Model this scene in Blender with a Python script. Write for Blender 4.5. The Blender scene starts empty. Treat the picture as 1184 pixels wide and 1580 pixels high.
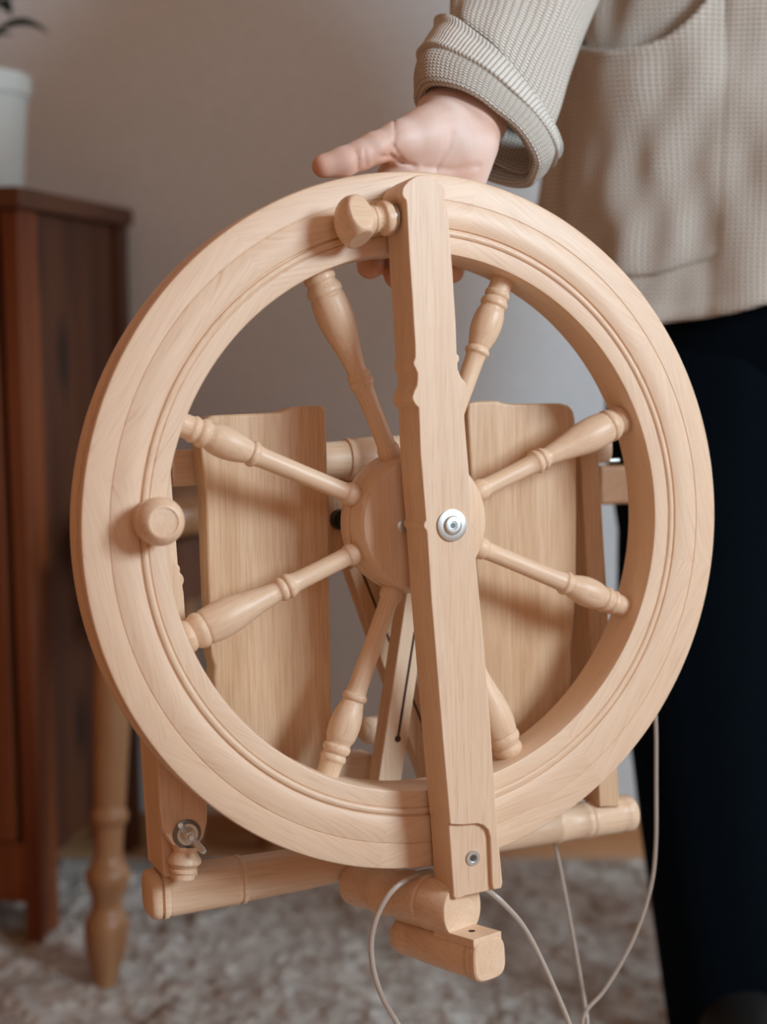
import bpy, bmesh, math, random
import numpy as np
from mathutils import Matrix, Vector, noise
PI = math.pi
rad = math.radians
random.seed(4)
scene = bpy.context.scene
C = scene.collection

# ------------------------------------------------------------------ camera
PITCH = rad(8.0); CAM_Z = 0.80; F = 2200.0
cam_d = bpy.data.cameras.new('camera'); cam = bpy.data.objects.new('camera', cam_d); C.objects.link(cam)
cam.location = (0, 0, CAM_Z); cam.rotation_euler = (PI/2 - PITCH, 0, 0)
cam_d.sensor_fit = 'VERTICAL'; cam_d.sensor_height = 36; cam_d.lens = F/1580*36
cam_d.clip_start = 0.02
cam_d.dof.use_dof = True; cam_d.dof.focus_distance = 0.945; cam_d.dof.aperture_fstop = 3.6
scene.camera = cam
# ------------------------------------------------------------------ world, lights, exposure
w = bpy.data.worlds.new('world'); scene.world = w; w.use_nodes = True
w.node_tree.nodes['Background'].inputs[0].default_value = (0.80, 0.90, 1.0, 1)
w.node_tree.nodes['Background'].inputs[1].default_value = 0.6
def area(name, loc, direction, sx, sy, power, col):
    d = bpy.data.lights.new(name, 'AREA'); d.shape = 'RECTANGLE'; d.size = sx; d.size_y = sy
    d.energy = power; d.color = col
    o = bpy.data.objects.new(name, d); C.objects.link(o); o.location = loc
    o.rotation_euler = Vector(direction).to_track_quat('-Z', 'Z').to_euler()
    return o
area('window_daylight', (1.93, -0.30, 1.66), (-1, 0.30, -0.25), 0.62, 0.75, 90, (0.69, 0.865, 0.98))
area('front_fill_light', (0.75, -1.52, 1.75), (0, 1, -0.05), 0.9, 1.0, 5.8, (0.86, 0.95, 1.0))  # unseen fill lamp added behind the camera to lift the shade
area('side_fill_light', (1.93, 1.62, 1.35), (-1, 0.10, -0.35), 0.5, 0.9, 12, (0.82, 0.93, 1.0))  # unseen fill lamp added to brighten the back wall at the right
scene.view_settings.view_transform = 'Standard'
scene.view_settings.look = 'None'
scene.view_settings.gamma = 1
scene.view_settings.use_curve_mapping = False
scene.view_settings.exposure = -0.54

# ------------------------------------------------------------------ frames
cp, sp = math.cos(PITCH), math.sin(PITCH)
CAMW = Matrix(((1, 0, 0, 0), (0, sp, -cp, 0), (0, cp, sp, CAM_Z), (0, 0, 0, 1)))   # camera axes -> world
WR = Matrix(((0.91668129, -0.01725384, 0.39924645, 0.0300),
             (0.03347424, 0.99887157, -0.03369057, -0.0072),
             (-0.39821463, 0.04424799, 0.91622444, -0.9425), (0, 0, 0, 1)))         # wheel axes -> camera axes
WHEEL = CAMW @ WR
WRi = WR.to_3x3().transposed(); WRt = WR.translation
def L(x, y, z):
    """point of the wheel frame (x right, y up, z out of its face) at depth z"""
    dl = WRi @ Vector(((x-592)/F, -(y-790)/F, -1)); ol = WRi @ (-WRt)
    s = (z-ol.z)/dl.z
    return ol + dl*s
def K(x, y, D):
    return Vector(((x-592)/F*D, -(y-790)/F*D, -D))
def Wd(x, y, D):
    return CAMW @ K(x, y, D)

# ------------------------------------------------------------------ object helpers
def tag(o, label=None, cat=None, group=None, kind=None):
    if label: o['label'] = label
    if cat: o['category'] = cat
    if group: o['group'] = group
    if kind: o['kind'] = kind
    return o
def empty(name, loc=(0, 0, 0), mat=None):
    o = bpy.data.objects.new(name, None); C.objects.link(o); o.empty_display_size = .05
    if mat is not None: o.matrix_world = mat
    else: o.location = loc
    return o
def mk(name, V, Fc, mat, parent=None, smooth=True, sharp=40, bevel=0, seg=3, loc=None, sub=0):
    me = bpy.data.meshes.new(name)
    me.from_pydata([tuple(v) for v in V], [], [tuple(int(i) for i in f) for f in Fc]); me.update()
    bm = bmesh.new(); bm.from_mesh(me)
    bmesh.ops.recalc_face_normals(bm, faces=bm.faces); bm.to_mesh(me); bm.free()
    if smooth:
        me.polygons.foreach_set('use_smooth', [True]*len(me.polygons))
        me.set_sharp_from_angle(angle=rad(sharp))
    me.materials.append(mat)
    o = bpy.data.objects.new(name, me); C.objects.link(o)
    if parent is not None: o.parent = parent
    if loc is not None: o.location = loc
    if bevel:
        b = o.modifiers.new('bevel', 'BEVEL'); b.width = bevel; b.segments = seg; b.limit_method = 'ANGLE'
        b.angle_limit = rad(30); b.harden_normals = True
    if sub:
        s = o.modifiers.new('sub', 'SUBSURF'); s.levels = sub; s.render_levels = sub
    return o
def boxm(x0, x1, y0, y1, z0, z1):
    V = [(x, y, z) for x in (x0, x1) for y in (y0, y1) for z in (z0, z1)]
    return V, [(0, 1, 3, 2), (4, 6, 7, 5), (0, 4, 5, 1), (2, 3, 7, 6), (0, 2, 6, 4), (1, 5, 7, 3)]
def box(name, a, b, mat, parent=None, bevel=0.002, **k):
    V, Fc = boxm(a[0], b[0], a[1], b[1], a[2], b[2])
    return mk(name, V, Fc, mat, parent, bevel=bevel, **k)
def prism(name, pts, z0, z1, mat, parent=None, bevel=0.001, **k):
    """outline in the x,y plane of the parent, extruded from z0 to z1"""
    n = len(pts)
    V = [(p[0], p[1], z1) for p in pts]+[(p[0], p[1], z0) for p in pts]
    Fc = [tuple(range(n)), tuple(range(2*n-1, n-1, -1))]+[(i, (i+1) % n, n+(i+1) % n, n+i) for i in range(n)]
    return mk(name, V, Fc, mat, parent, bevel=bevel, **k)
def frame(A, B, up=Vector((0, 1, 0))):
    w_ = (B-A).normalized(); u = up - w_*up.dot(w_)
    if u.length < 1e-4: u = Vector((1, 0, 0)) - w_*w_.x
    u.normalize(); v = w_.cross(u)
    return u, v, w_
def turn_mesh(A, B, prof, n=40, up=Vector((0, 1, 0)), asp=1.0):
    """turned piece from A to B; prof rows are (t, radius[, squareness])"""
    A = Vector(A); B = Vector(B); u, v, w_ = frame(A, B, Vector(up)); V = []; Fc = []
    rows = []
    for p in prof:
        rows.append((p[0], p[1], p[2] if len(p) > 2 else 2.0))
    for (t, r, e) in rows:
        c = A + (B-A)*t
        for i in range(n):
            a = 2*PI*i/n; ca, sa = math.cos(a), math.sin(a)
            q = (abs(ca)**e+abs(sa)**e)**(-1/e)
            V.append(c + u*(r*q*ca*asp) + v*(r*q*sa))
    m = len(rows)
    for j in range(m-1):
        for i in range(n):
            Fc.append((j*n+i, j*n+(i+1) % n, (j+1)*n+(i+1) % n, (j+1)*n+i))
    Fc.append(tuple(range(n))); Fc.append(tuple(range((m-1)*n, m*n)))
    return V, Fc
def smooth_prof(pr, k=4):
    """Catmull-Rom resampling of a (t, r) profile"""
    out = []
    for i in range(len(pr)-1):
        p0 = pr[max(i-1, 0)]; p1 = pr[i]; p2 = pr[i+1]; p3 = pr[min(i+2, len(pr)-1)]
        for j in range(k):
            s = j/k
            def cr(a, b, c, d): return .5*((2*b)+(-a+c)*s+(2*a-5*b+4*c-d)*s*s+(-a+3*b-3*c+d)*s**3)
            t = p1[0]+(p2[0]-p1[0])*s
            r = cr(p0[1], p1[1], p2[1], p3[1])
            r = min(max(r, min(p1[1], p2[1])*.96), max(p1[1], p2[1])*1.04)
            e = (p1[2]+(p2[2]-p1[2])*s) if len(p1) > 2 else 2.0
            out.append((t, r, e))
    l = pr[-1]; out.append((l[0], l[1], l[2] if len(l) > 2 else 2.0))
    return out
def turned(name, A, B, prof, mat, parent=None, n=40, sm=True, **k):
    kw = {q: k.pop(q) for q in ('up', 'asp') if q in k}
    V, Fc = turn_mesh(A, B, smooth_prof(prof) if sm else prof, n, **kw)
    return mk(name, V, Fc, mat, parent, **k)
def spline(P, k=10, closed=False):
    P = [Vector(p) for p in P]; n = len(P); out = []
    for i in range(n if closed else n-1):
        g = (lambda j: P[j % n]) if closed else (lambda j: P[min(max(j, 0), n-1)])
        a, b, c, d = g(i-1), g(i), g(i+1), g(i+2)
        for j in range(k):
            s = j/k; out.append(.5*((2*b)+(-a+c)*s+(2*a-5*b+4*c-d)*s*s+(-a+3*b-3*c+d)*s**3))
    if not closed: out.append(P[-1])
    return out
def tube(name, P, r, mat, parent=None, n=10, closed=False):
    V = []; Fc = []; m = len(P); u = None
    for i, p in enumerate(P):
        a = P[(i-1) % m] if closed or i else P[0]; b = P[(i+1) % m] if closed or i < m-1 else P[-1]
        t = (b-a).normalized()
        if u is None: u = t.orthogonal().normalized()
        u = (u - t*u.dot(t)).normalized(); v = t.cross(u)
        rr = r(i/(m-1)) if callable(r) else r
        for j in range(n):
            an = 2*PI*j/n; V.append(p+u*(rr*math.cos(an))+v*(rr*math.sin(an)))
    for i in range(m if closed else m-1):
        for j in range(n):
            Fc.append((i*n+j, i*n+(j+1) % n, ((i+1) % m)*n+(j+1) % n, ((i+1) % m)*n+j))
    if not closed: Fc += [tuple(range(n)), tuple(range((m-1)*n, m*n))]
    return mk(name, V, Fc, mat, parent)

# ------------------------------------------------------------------ materials
def nodes(name):
    m = bpy.data.materials.new(name); m.use_nodes = True; nt = m.node_tree
    b = nt.nodes['Principled BSDF']
    return m, nt, b
def nn(nt, t, **k):
    n = nt.nodes.new(t)
    for a, v in k.items():
        if a.startswith('i_'): n.inputs[a[2:].replace('_', ' ')].default_value = v
        else: setattr(n, a, v)
    return n
def ramp(nt, stops):
    r = nt.nodes.new('ShaderNodeValToRGB'); e = r.color_ramp.elements
    while len(e) < len(stops): e.new(.5)
    for i, (p, c) in enumerate(stops): e[i].position = p; e[i].color = (*c, 1) if len(c) == 3 else c
    return r
def wood(name, axis, light, dark, rough=.42, scale=1.0, knots=False, contrast=.6):
    m, nt, b = nodes(name); lk = nt.links.new
    tc = nn(nt, 'ShaderNodeTexCoord')
    mp = nn(nt, 'ShaderNodeMapping')
    s = {'x': (1.2, 26, 26), 'y': (26, 1.2, 26), 'z': (26, 26, 1.2), 'uv': (1.2, 26, 26)}[axis]
    mp.inputs['Scale'].default_value = [q*scale for q in s]
    lk(tc.outputs['UV' if axis == 'uv' else 'Object'], mp.inputs[0])
    n1 = nn(nt, 'ShaderNodeTexNoise'); n1.inputs['Scale'].default_value = 2.2; n1.inputs['Detail'].default_value = 5
    n1.inputs['Distortion'].default_value = .6
    lk(mp.outputs[0], n1.inputs['Vector'])
    n2 = nn(nt, 'ShaderNodeTexNoise'); n2.inputs['Scale'].default_value = 22; n2.inputs['Detail'].default_value = 3
    lk(mp.outputs[0], n2.inputs['Vector'])
    r1 = ramp(nt, [(.34, dark), (.62, light)]); lk(n1.outputs[0], r1.inputs[0])
    # fine pores: short dark streaks
    mp2 = nn(nt, 'ShaderNodeMapping')
    s2 = {'x': (30, 900, 900), 'y': (900, 30, 900), 'z': (900, 900, 30), 'uv': (30, 900, 900)}[axis]
    mp2.inputs['Scale'].default_value = [q*scale for q in s2]; lk(tc.outputs['UV' if axis == 'uv' else 'Object'], mp2.inputs[0])
    n3 = nn(nt, 'ShaderNodeTexNoise'); n3.inputs['Scale'].default_value = 1.0; n3.inputs['Detail'].default_value = 1
    lk(mp2.outputs[0], n3.inputs['Vector'])
    r3 = ramp(nt, [(.28, (.86, .81, .76)), (.42, (1, 1, 1))]); lk(n3.outputs[0], r3.inputs[0])
    r2 = ramp(nt, [(.3, tuple(1-(1-q)*contrast for q in (.86, .80, .74))), (.6, (1, 1, 1))]); lk(n2.outputs[0], r2.inputs[0])
    mx = nn(nt, 'ShaderNodeMix', data_type='RGBA', blend_type='MULTIPLY'); mx.inputs[0].default_value = .8
    lk(r1.outputs[0], mx.inputs[6]); lk(r2.outputs[0], mx.inputs[7])
    mx2 = nn(nt, 'ShaderNodeMix', data_type='RGBA', blend_type='MULTIPLY'); mx2.inputs[0].default_value = .7
    lk(mx.outputs[2], mx2.inputs[6]); lk(r3.outputs[0], mx2.inputs[7]); out = mx2.outputs[2]
    if knots:
        mk_ = nn(nt, 'ShaderNodeMapping'); mk_.inputs['Scale'].default_value = {'z': (9, 9, 3.5), 'x': (3.5, 9, 9), 'y': (9, 3.5, 9)}[axis]
        lk(tc.outputs['Object'], mk_.inputs[0])
        vo = nn(nt, 'ShaderNodeTexVoronoi'); vo.inputs['Scale'].default_value = 1.0; lk(mk_.outputs[0], vo.inputs['Vector'])
        rk = ramp(nt, [(.10, (.12, .07, .05)), (.24, (1, 1, 1))]); lk(vo.outputs['Distance'], rk.inputs[0])
        mx3 = nn(nt, 'ShaderNodeMix', data_type='RGBA', blend_type='MULTIPLY'); mx3.inputs[0].default_value = .9
        lk(out, mx3.inputs[6]); lk(rk.outputs[0], mx3.inputs[7]); out = mx3.outputs[2]
    lk(out, b.inputs['Base Color'])
    b.inputs['Roughness'].default_value = rough
    b.inputs['Specular IOR Level'].default_value = .45
    bp = nn(nt, 'ShaderNodeBump'); bp.inputs['Strength'].default_value = .12; bp.inputs['Distance'].default_value = .0006
    lk(n3.outputs[0], bp.inputs['Height']); lk(bp.outputs[0], b.inputs['Normal'])
    return m
LT, DK = (.83, .61, .435), (.79, .545, .365)
ALX = wood('alder_wood_grain_along_x', 'x', LT, DK)
ALY = wood('alder_wood_grain_along_y', 'y', LT, DK)
ALZ = wood('alder_wood_grain_along_z', 'z', LT, DK)
ALU = wood('alder_wood_rim', 'uv', LT, (.81, .575, .41))
TREAD = wood('alder_wood_treadle', 'y', (.76, .52, .335), (.67, .425, .25), contrast=1.2)
CAB = wood('stained_pine_upright_grain', 'z', (.11, .034, .010), (.045, .012, .004), rough=.6, scale=.5, knots=True)
CABT = wood('stained_pine_level_grain', 'y', (.12, .045, .02), (.07, .024, .01), rough=.6, scale=.5)
CABF = wood('stained_pine_front', 'z', (.20, .05, .011), (.12, .027, .006), rough=.6, scale=.5)
STOOL = wood('varnished_stool_wood', 'z', (.42, .22, .11), (.30, .14, .06), rough=.4, scale=.5)
FLOORW = wood('floor_board_wood', 'x', (.55, .30, .15), (.42, .20, .09), rough=.4, scale=.4)
def plain(name, col, rough=.6, metal=0, spec=.4, bump=0, bscale=200):
    m, nt, b = nodes(name); b.inputs['Base Color'].default_value = (*col, 1)
    b.inputs['Roughness'].default_value = rough; b.inputs['Metallic'].default_value = metal
    b.inputs['Specular IOR Level'].default_value = spec
    n = nn(nt, 'ShaderNodeTexNoise'); n.inputs['Scale'].default_value = bscale
    tc = nn(nt, 'ShaderNodeTexCoord'); nt.links.new(tc.outputs['Object'], n.inputs['Vector'])
    r = ramp(nt, [(.3, tuple(c*.93 for c in col)), (.7, tuple(min(1, c*1.05) for c in col))])
    nt.links.new(n.outputs[0], r.inputs[0]); nt.links.new(r.outputs[0], b.inputs['Base Color'])
    if bump:
        bp = nn(nt, 'ShaderNodeBump'); bp.inputs['Strength'].default_value = bump; bp.inputs['Distance'].default_value = .001
        nt.links.new(n.outputs[0], bp.inputs['Height']); nt.links.new(bp.outputs[0], b.inputs['Normal'])
    return m
STEEL = plain('zinc_plated_steel', (.74, .79, .79), .42, 1, .5)
DSTEEL = plain('dark_steel', (.22, .24, .25), .35, 1, .5)
BLACK = plain('black_plastic', (.01, .01, .01), .4)
HOLE = plain('drilled_hole_wood', (.06, .025, .012), .8)
WALLM = plain('grey_wall_paint', (.73, .765, .79), .95, spec=.08, bump=.02, bscale=220)
WHITE = plain('white_paint', (.8, .8, .78), .6)
WARM_BOUNCE = plain('warm_bounce_tint', (.62, .31, .14), .85)  # tint made up for unseen walls and ceiling, to warm the bounced light
POT = plain('white_glazed_pot', (.62, .68, .67), .45)
SOIL = plain('potting_soil', (.03, .02, .015), .95, bump=.6, bscale=90)
LEAF = plain('dark_leaf', (.012, .022, .012), .4)
TROU = plain('black_navy_trouser_cloth', (.0012, .0035, .0065), .9, spec=.06, bump=.2, bscale=500)
SHOE = plain('black_shoe_leather', (.01, .01, .01), .5)
BAND = None
def bandmat():
    m, nt, b = nodes('clear_poly_band'); b.inputs['Base Color'].default_value = (.80, .72, .64, 1)
    b.inputs['Transmission Weight'].default_value = .55; b.inputs['Roughness'].default_value = .22; b.inputs['IOR'].default_value = 1.4
    return m
BAND = bandmat()
def skinmat():
    m, nt, b = nodes('pale_skin'); lk = nt.links.new
    tc = nn(nt, 'ShaderNodeTexCoord')
    n = nn(nt, 'ShaderNodeTexNoise'); n.inputs['Scale'].default_value = 38; n.inputs['Detail'].default_value = 4; lk(tc.outputs['Object'], n.inputs['Vector'])
    r = ramp(nt, [(.3, (.72, .48, .39)), (.5, (.77, .56, .48)), (.72, (.80, .63, .56))]); lk(n.outputs[0], r.inputs[0])
    at = nn(nt, 'ShaderNodeAttribute', attribute_name='blush')
    mx = nn(nt, 'ShaderNodeMix', data_type='RGBA', blend_type='MIX')
    lk(at.outputs['Fac'], mx.inputs[0]); lk(r.outputs[0], mx.inputs[6]); mx.inputs[7].default_value = (.68, .32, .20, 1)
    lk(mx.outputs[2], b.inputs['Base Color'])
    b.inputs['Roughness'].default_value = .5; b.inputs['Specular IOR Level'].default_value = .35
    b.inputs['Subsurface Weight'].default_value = .12; b.inputs['Subsurface Radius'].default_value = (.9, .35, .2); b.inputs['Subsurface Scale'].default_value = .006
    n2 = nn(nt, 'ShaderNodeTexVoronoi'); n2.inputs['Scale'].default_value = 900; lk(tc.outputs['Object'], n2.inputs['Vector'])
    bp = nn(nt, 'ShaderNodeBump'); bp.inputs['Strength'].default_value = .08; bp.inputs['Distance'].default_value = .0004
    lk(n2.outputs['Distance'], bp.inputs['Height']); lk(bp.outputs[0], b.inputs['Normal'])
    return m
SKIN = skinmat()
def knit(name, ku, kv, strength=1.0, light=(.60, .555, .49), dark=(.33, .275, .22), rib=0.0):
    """knitted cotton: rows of little V stitches, in metres of UV"""
    m, nt, b = nodes(name); lk = nt.links.new
    tc = nn(nt, 'ShaderNodeTexCoord'); sx = nn(nt, 'ShaderNodeSeparateXYZ')
    nz = nn(nt, 'ShaderNodeTexNoise'); nz.inputs['Scale'].default_value = 30; lk(tc.outputs['UV'], nz.inputs['Vector'])
    va = nn(nt, 'ShaderNodeVectorMath', operation='MULTIPLY_ADD'); va.inputs[1].default_value = (.0022, .0022, 0)
    lk(nz.outputs['Color'], va.inputs[0]); lk(tc.outputs['UV'], va.inputs[2]); lk(va.outputs[0], sx.inputs[0])
    def M(op, a, b_=None):
        n = nn(nt, 'ShaderNodeMath', operation=op)
        for i, q in enumerate((a, b_)):
            if q is None: continue
            if isinstance(q, (int, float)): n.inputs[i].default_value = q
            else: lk(q, n.inputs[i])
        return n.outputs[0]
    u = M('MULTIPLY', sx.outputs[0], ku*2*PI); v = M('MULTIPLY', sx.outputs[1], kv*2*PI)
    tri = M('ABSOLUTE', M('SINE', M('MULTIPLY', u, .5)))
    col = M('POWER', tri, .6)
    row = M('SINE', M('ADD', v, M('MULTIPLY', tri, 2.4)))
    h = M('MULTIPLY', col, M('ADD', M('MULTIPLY', row, .5*(1-rib)), .5+rib*.5))
    n3 = nn(nt, 'ShaderNodeTexNoise'); n3.inputs['Scale'].default_value = 900; lk(tc.outputs['UV'], n3.inputs['Vector'])
    h2 = M('ADD', h, M('MULTIPLY', n3.outputs[0], .35))
    r = ramp(nt, [(.10, dark), (.85, light)]); lk(h2, r.inputs[0])  # gaps between stitches coloured darker: their shade is put into the colour
    lk(r.outputs[0], b.inputs['Base Color']); b.inputs['Roughness'].default_value = .95; b.inputs['Specular IOR Level'].default_value = .1
    b.inputs['Sheen Weight'].default_value = .15
    bp = nn(nt, 'ShaderNodeBump'); bp.inputs['Strength'].default_value = .8*strength; bp.inputs['Distance'].default_value = .0012
    lk(h2, bp.inputs['Height']); lk(bp.outputs[0], b.inputs['Normal'])
    return m
KNIT = knit('beige_cotton_knit', 240, 235, light=(.84, .80, .73), dark=(.27, .215, .17))
KNITC = knit('beige_cuff_knit', 280, 260, light=(.70, .66, .60), dark=(.36, .31, .26))
KNITR = knit('beige_ribbed_knit', 300, 200, rib=.85, light=(.72, .68, .62), dark=(.34, .29, .24))

# ------------------------------------------------------------------ the room
YW = 2.12
RX0, RX1, RY0, H = -1.9, 2.0, -1.6, 2.5
def S(o): o['kind'] = 'structure'; return o
fl = S(box('floor', (RX0, RY0, -.06), (RX1, YW, -.012), HOLE, bevel=0))
nb = int((YW-RY0)/.12)
for i in range(nb):
    y1 = YW-i*.12
    V, Fc = boxm(RX0, RX1, y1-.1185, y1, -.012, 0)
    mk('floor_board', V, Fc, FLOORW, fl, bevel=.0008, seg=1)
S(box('wall_back', (RX0-.1, YW, -.06), (RX1+.1, YW+.1, H), WALLM, bevel=0))
S(box('wall_left', (RX0-.1, RY0, -.06), (RX0, YW, H), WARM_BOUNCE, bevel=0))
S(box('ceiling', (RX0-.1, RY0-.1, H), (RX1+.1, YW+.1, H+.1), WARM_BOUNCE, bevel=0))
S(box('baseboard_back', (RX0, YW-.014, 0), (RX1, YW, .035), FLOORW, bevel=.003))
def holed_wall(name, axis, c0, c1, a0, a1, holes):
    """wall slab with window openings; axis 'x': plane of constant x"""
    V = []; Fc = []
    def add(p0, p1, q0, q1):
        n = len(V)
        if axis == 'x': v, f = boxm(c0, c1, p0, p1, q0, q1)
        else: v, f = boxm(p0, p1, c0, c1, q0, q1)
        V.extend(v); Fc.extend([tuple(i+n for i in t) for t in f])
    p = a0
    for (w0, w1, z0, z1) in holes:
        add(p, w0, -.06, H); add(w0, w1, -.06, z0); add(w0, w1, z1, H); p = w1
    add(p, a1, -.06, H)
    return S(mk(name, V, Fc, WARM_BOUNCE, smooth=False))
holed_wall('wall_right', 'x', RX1, RX1+.1, RY0, YW, [(-.82, .22, 1.08, 2.24), (1.30, 1.95, .85, 1.90)])  # the opening nearer the back wall is added for the side fill
holed_wall('wall_front', 'y', RY0-.1, RY0, RX0-.1, RX1+.1, [(.2, 1.3, 1.15, 2.35)])  # opening added for the front fill
def glass():
    m, nt, b = nodes('window_glass'); b.inputs['Transmission Weight'].default_value = 1; b.inputs['Roughness'].default_value = 0; b.inputs['IOR'].default_value = 1.05
    return m
GL = glass()
def window(name, axis, c, a0, a1, z0, z1):
    o = S(empty(name, (c, (a0+a1)/2, z0) if axis == 'x' else ((a0+a1)/2, c, z0)))
    def bb(nm, p0, p1, q0, q1, t, m):
        h = (a0+a1)/2
        a = ((-t, p0-h, q0-z0), (t, p1-h, q1-z0)) if axis == 'x' else ((p0-h, -t, q0-z0), (p1-h, t, q1-z0))
        return box(nm, a[0], a[1], m, o, bevel=.003 if m is WHITE else 0)
    bb('window_frame', a0, a0+.05, z0, z1, .03, WHITE); bb('window_frame', a1-.05, a1, z0, z1, .03, WHITE)
    bb('window_frame', a0+.05, a1-.05, z0, z0+.05, .03, WHITE); bb('window_frame', a0+.05, a1-.05, z1-.05, z1, .03, WHITE)
    bb('window_pane', a0+.05, a1-.05, z0+.05, z1-.05, .002, GL)
window('window_1', 'x', RX1+.05, -.82, .22, 1.08, 2.24)
window('added_side_window', 'x', RX1+.05, 1.30, 1.95, .85, 1.90)  # made-up window, goes with the side fill lamp
window('added_front_window', 'y', RY0-.05, .2, 1.3, 1.15, 2.35)  # made-up window behind the camera, goes with the front fill lamp

# rug: thick shaggy pile
def rugmat():
    m, nt, b = nodes('shaggy_wool'); lk = nt.links.new
    tc = nn(nt, 'ShaderNodeTexCoord')
    n = nn(nt, 'ShaderNodeTexNoise'); n.inputs['Scale'].default_value = 9; n.inputs['Detail'].default_value = 6; n.inputs['Distortion'].default_value = 1.2
    n2 = nn(nt, 'ShaderNodeTexNoise'); n2.inputs['Scale'].default_value = 42; n2.inputs['Detail'].default_value = 5; n2.inputs['Distortion'].default_value = 1.5
    for q in (n, n2): lk(tc.outputs['Object'], q.inputs['Vector'])
    ad = nn(nt, 'ShaderNodeMath', operation='ADD'); lk(n.outputs[0], ad.inputs[0]); lk(n2.outputs[0], ad.inputs[1])
    ad2 = nn(nt, 'ShaderNodeMath', operation='MULTIPLY'); ad2.inputs[1].default_value = .5; lk(ad.outputs[0], ad2.inputs[0])
    r = ramp(nt, [(.34, (.24, .17, .13)), (.46, (.36, .31, .275)), (.60, (.54, .51, .475))]); lk(ad2.outputs[0], r.inputs[0])
    lk(r.outputs[0], b.inputs['Base Color']); b.inputs['Roughness'].default_value = 1; b.inputs['Specular IOR Level'].default_value = .05
    return m
RUG = rugmat()
rx0, rx1, ry0, ry1 = -.52, .85, .35, 2.0
rug = tag(empty('rug', ((rx0+rx1)/2, (ry0+ry1)/2, 0)), 'cream and brown shaggy rug covering the wooden floor under everything', 'rug')
hx, hy = (rx1-rx0)/2, (ry1-ry0)/2
box('rug_backing', (-hx, -hy, 0), (hx, hy, .006), RUG, rug, bevel=.002)
nx, ny = 330, 400
V = []; Fc = []
for j in range(ny+1):
    for i in range(nx+1):
        x = -hx+2*hx*i/nx; y = -hy+2*hy*j/ny
        q = noise.turbulence(Vector((x*26, y*26, 3.1)), 3, False)
        q2 = noise.noise(Vector((x*120, y*120, 7)))
        e = min(1, min(i, nx-i, j, ny-j)/5)
        V.append((x+.004*noise.noise(Vector((x*90, y*90, 0))), y+.004*noise.noise(Vector((x*90, y*90, 9))), .003+e*(.004+.011*q+.003*q2)))
for j in range(ny):
    for i in range(nx):
        a = j*(nx+1)+i; Fc.append((a, a+1, a+nx+2, a+nx+1))
tag(mk('rug_pile', V, Fc, RUG, rug), kind='stuff')

# ------------------------------------------------------------------ cabinet, against the wall at the left
cF = Vector((-.431, 1.71)); cB = Vector((-.366, 2.075))
ang = math.atan2(cB.y-cF.y, cB.x-cF.x)                 # side direction
cab = tag(empty('cabinet', mat=Matrix.Translation((cF.x, cF.y, 0)) @ Matrix.Rotation(ang-PI/2, 4, 'Z')),
          'dark red-brown stained pine cabinet with a knotty side panel, standing by the wall', 'cabinet')
dl = (cB-cF).length; CW_ = .62; CH = .945
# local: x to the right is the outside of the side, y goes back along the side
box('cabinet_top', (-CW_, -.012, CH-.024), (.008, dl+.004, CH), CABT, cab, bevel=.003)
box('side_stile', (-.022, 0, 0), (0, .055, CH-.024), CABF, cab, bevel=.002)
box('side_stile', (-.022, dl-.04, 0), (0, dl, CH-.024), CAB, cab, bevel=.002)
pn = 3; pw = (dl-.095)/pn
for k in range(pn):
    box('side_plank', (-.022, .055+k*pw+.0006, .10), (-.008, .055+(k+1)*pw-.0006, CH-.024), CAB, cab, bevel=.0012)
box('carcass', (-CW_, .02, .10), (-.0225, dl-.01, CH-.024), CAB, cab, bevel=0)
dr = box('cabinet_door', (-CW_+.03, -.004, .14), (-.03, .0195, CH-.05), CABF, cab, bevel=.003)
kb = turned('door_knob', (-.06, -.004, .55), (-.06, -.03, .55), [(0, .006), (.4, .006), (.6, .013), (.9, .013), (1, .006)], BLACK, dr)
box('side_stile', (-CW_, 0, 0), (-CW_+.022, .055, CH-.024), CABF, cab, bevel=.002)
box('rail', (-CW_+.022, 0, .06), (-.022, .019, .138), CABF, cab, bevel=.002)

# white pot with a plant on the cabinet
pt = Wd(-48, 275, 1.80)
pot = tag(empty('potted_plant', (pt.x, pt.y, CH)), 'plant in a tall white pot, on the cabinet top', 'potted plant')
zt = .148
turned('pot', (0, 0, 0), (0, 0, zt), [(0, .064), (.01, .066), (.75, .0745), (.82, .076), (.825, .0795), (.97, .081), (1, .079), (1, .073), (.9, .071)], POT, pot, n=64, sm=False)
turned('soil', (0, 0, zt*.8), (0, 0, zt*.9), [(0, .06), (1, .0705)], SOIL, pot, n=32, sm=False)
def leaf(name, base, tip, wd, parent):
    A = Vector(base); B = Vector(tip); V = []; Fc = []; n = 12
    u, v, w_ = frame(A, B, Vector((0, 0, 1)))
    for i in range(n+1):
        t = i/n; wv = wd*math.sin(PI*min(1, t*.93+.07))**.8*(1-.3*t)
        c = A+(B-A)*t+Vector((0, 0, .25*(B-A).length*math.sin(PI*t*.8)))
        for s, d in ((-1, .3), (0, 0), (1, .3)):
            V.append(c+v*(wv*s)+u*(wv*d))
    for i in range(n):
        for j in range(2): Fc.append((i*3+j, i*3+j+1, i*3+j+4, i*3+j+3))
    o = mk(name, V, Fc, LEAF, parent); m = o.modifiers.new('t', 'SOLIDIFY'); m.thickness = .0008
    return o
for k in range(9):
    a = k*2.4+.3; l = .07+.02*(k % 3)
    tube('stem', spline([Vector((0, 0, zt*.88)), Vector((.02*math.cos(a), .02*math.sin(a), zt+.03)), Vector((.035*math.cos(a), .035*math.sin(a), zt+.05+.012*k))], 5), .0016, LEAF, pot, n=6)
    leaf('leaf', (.035*math.cos(a), .035*math.sin(a), zt+.05+.012*k), ((.035+l)*math.cos(a), (.035+l)*math.sin(a), zt+.045+.012*k), .022, pot)
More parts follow.
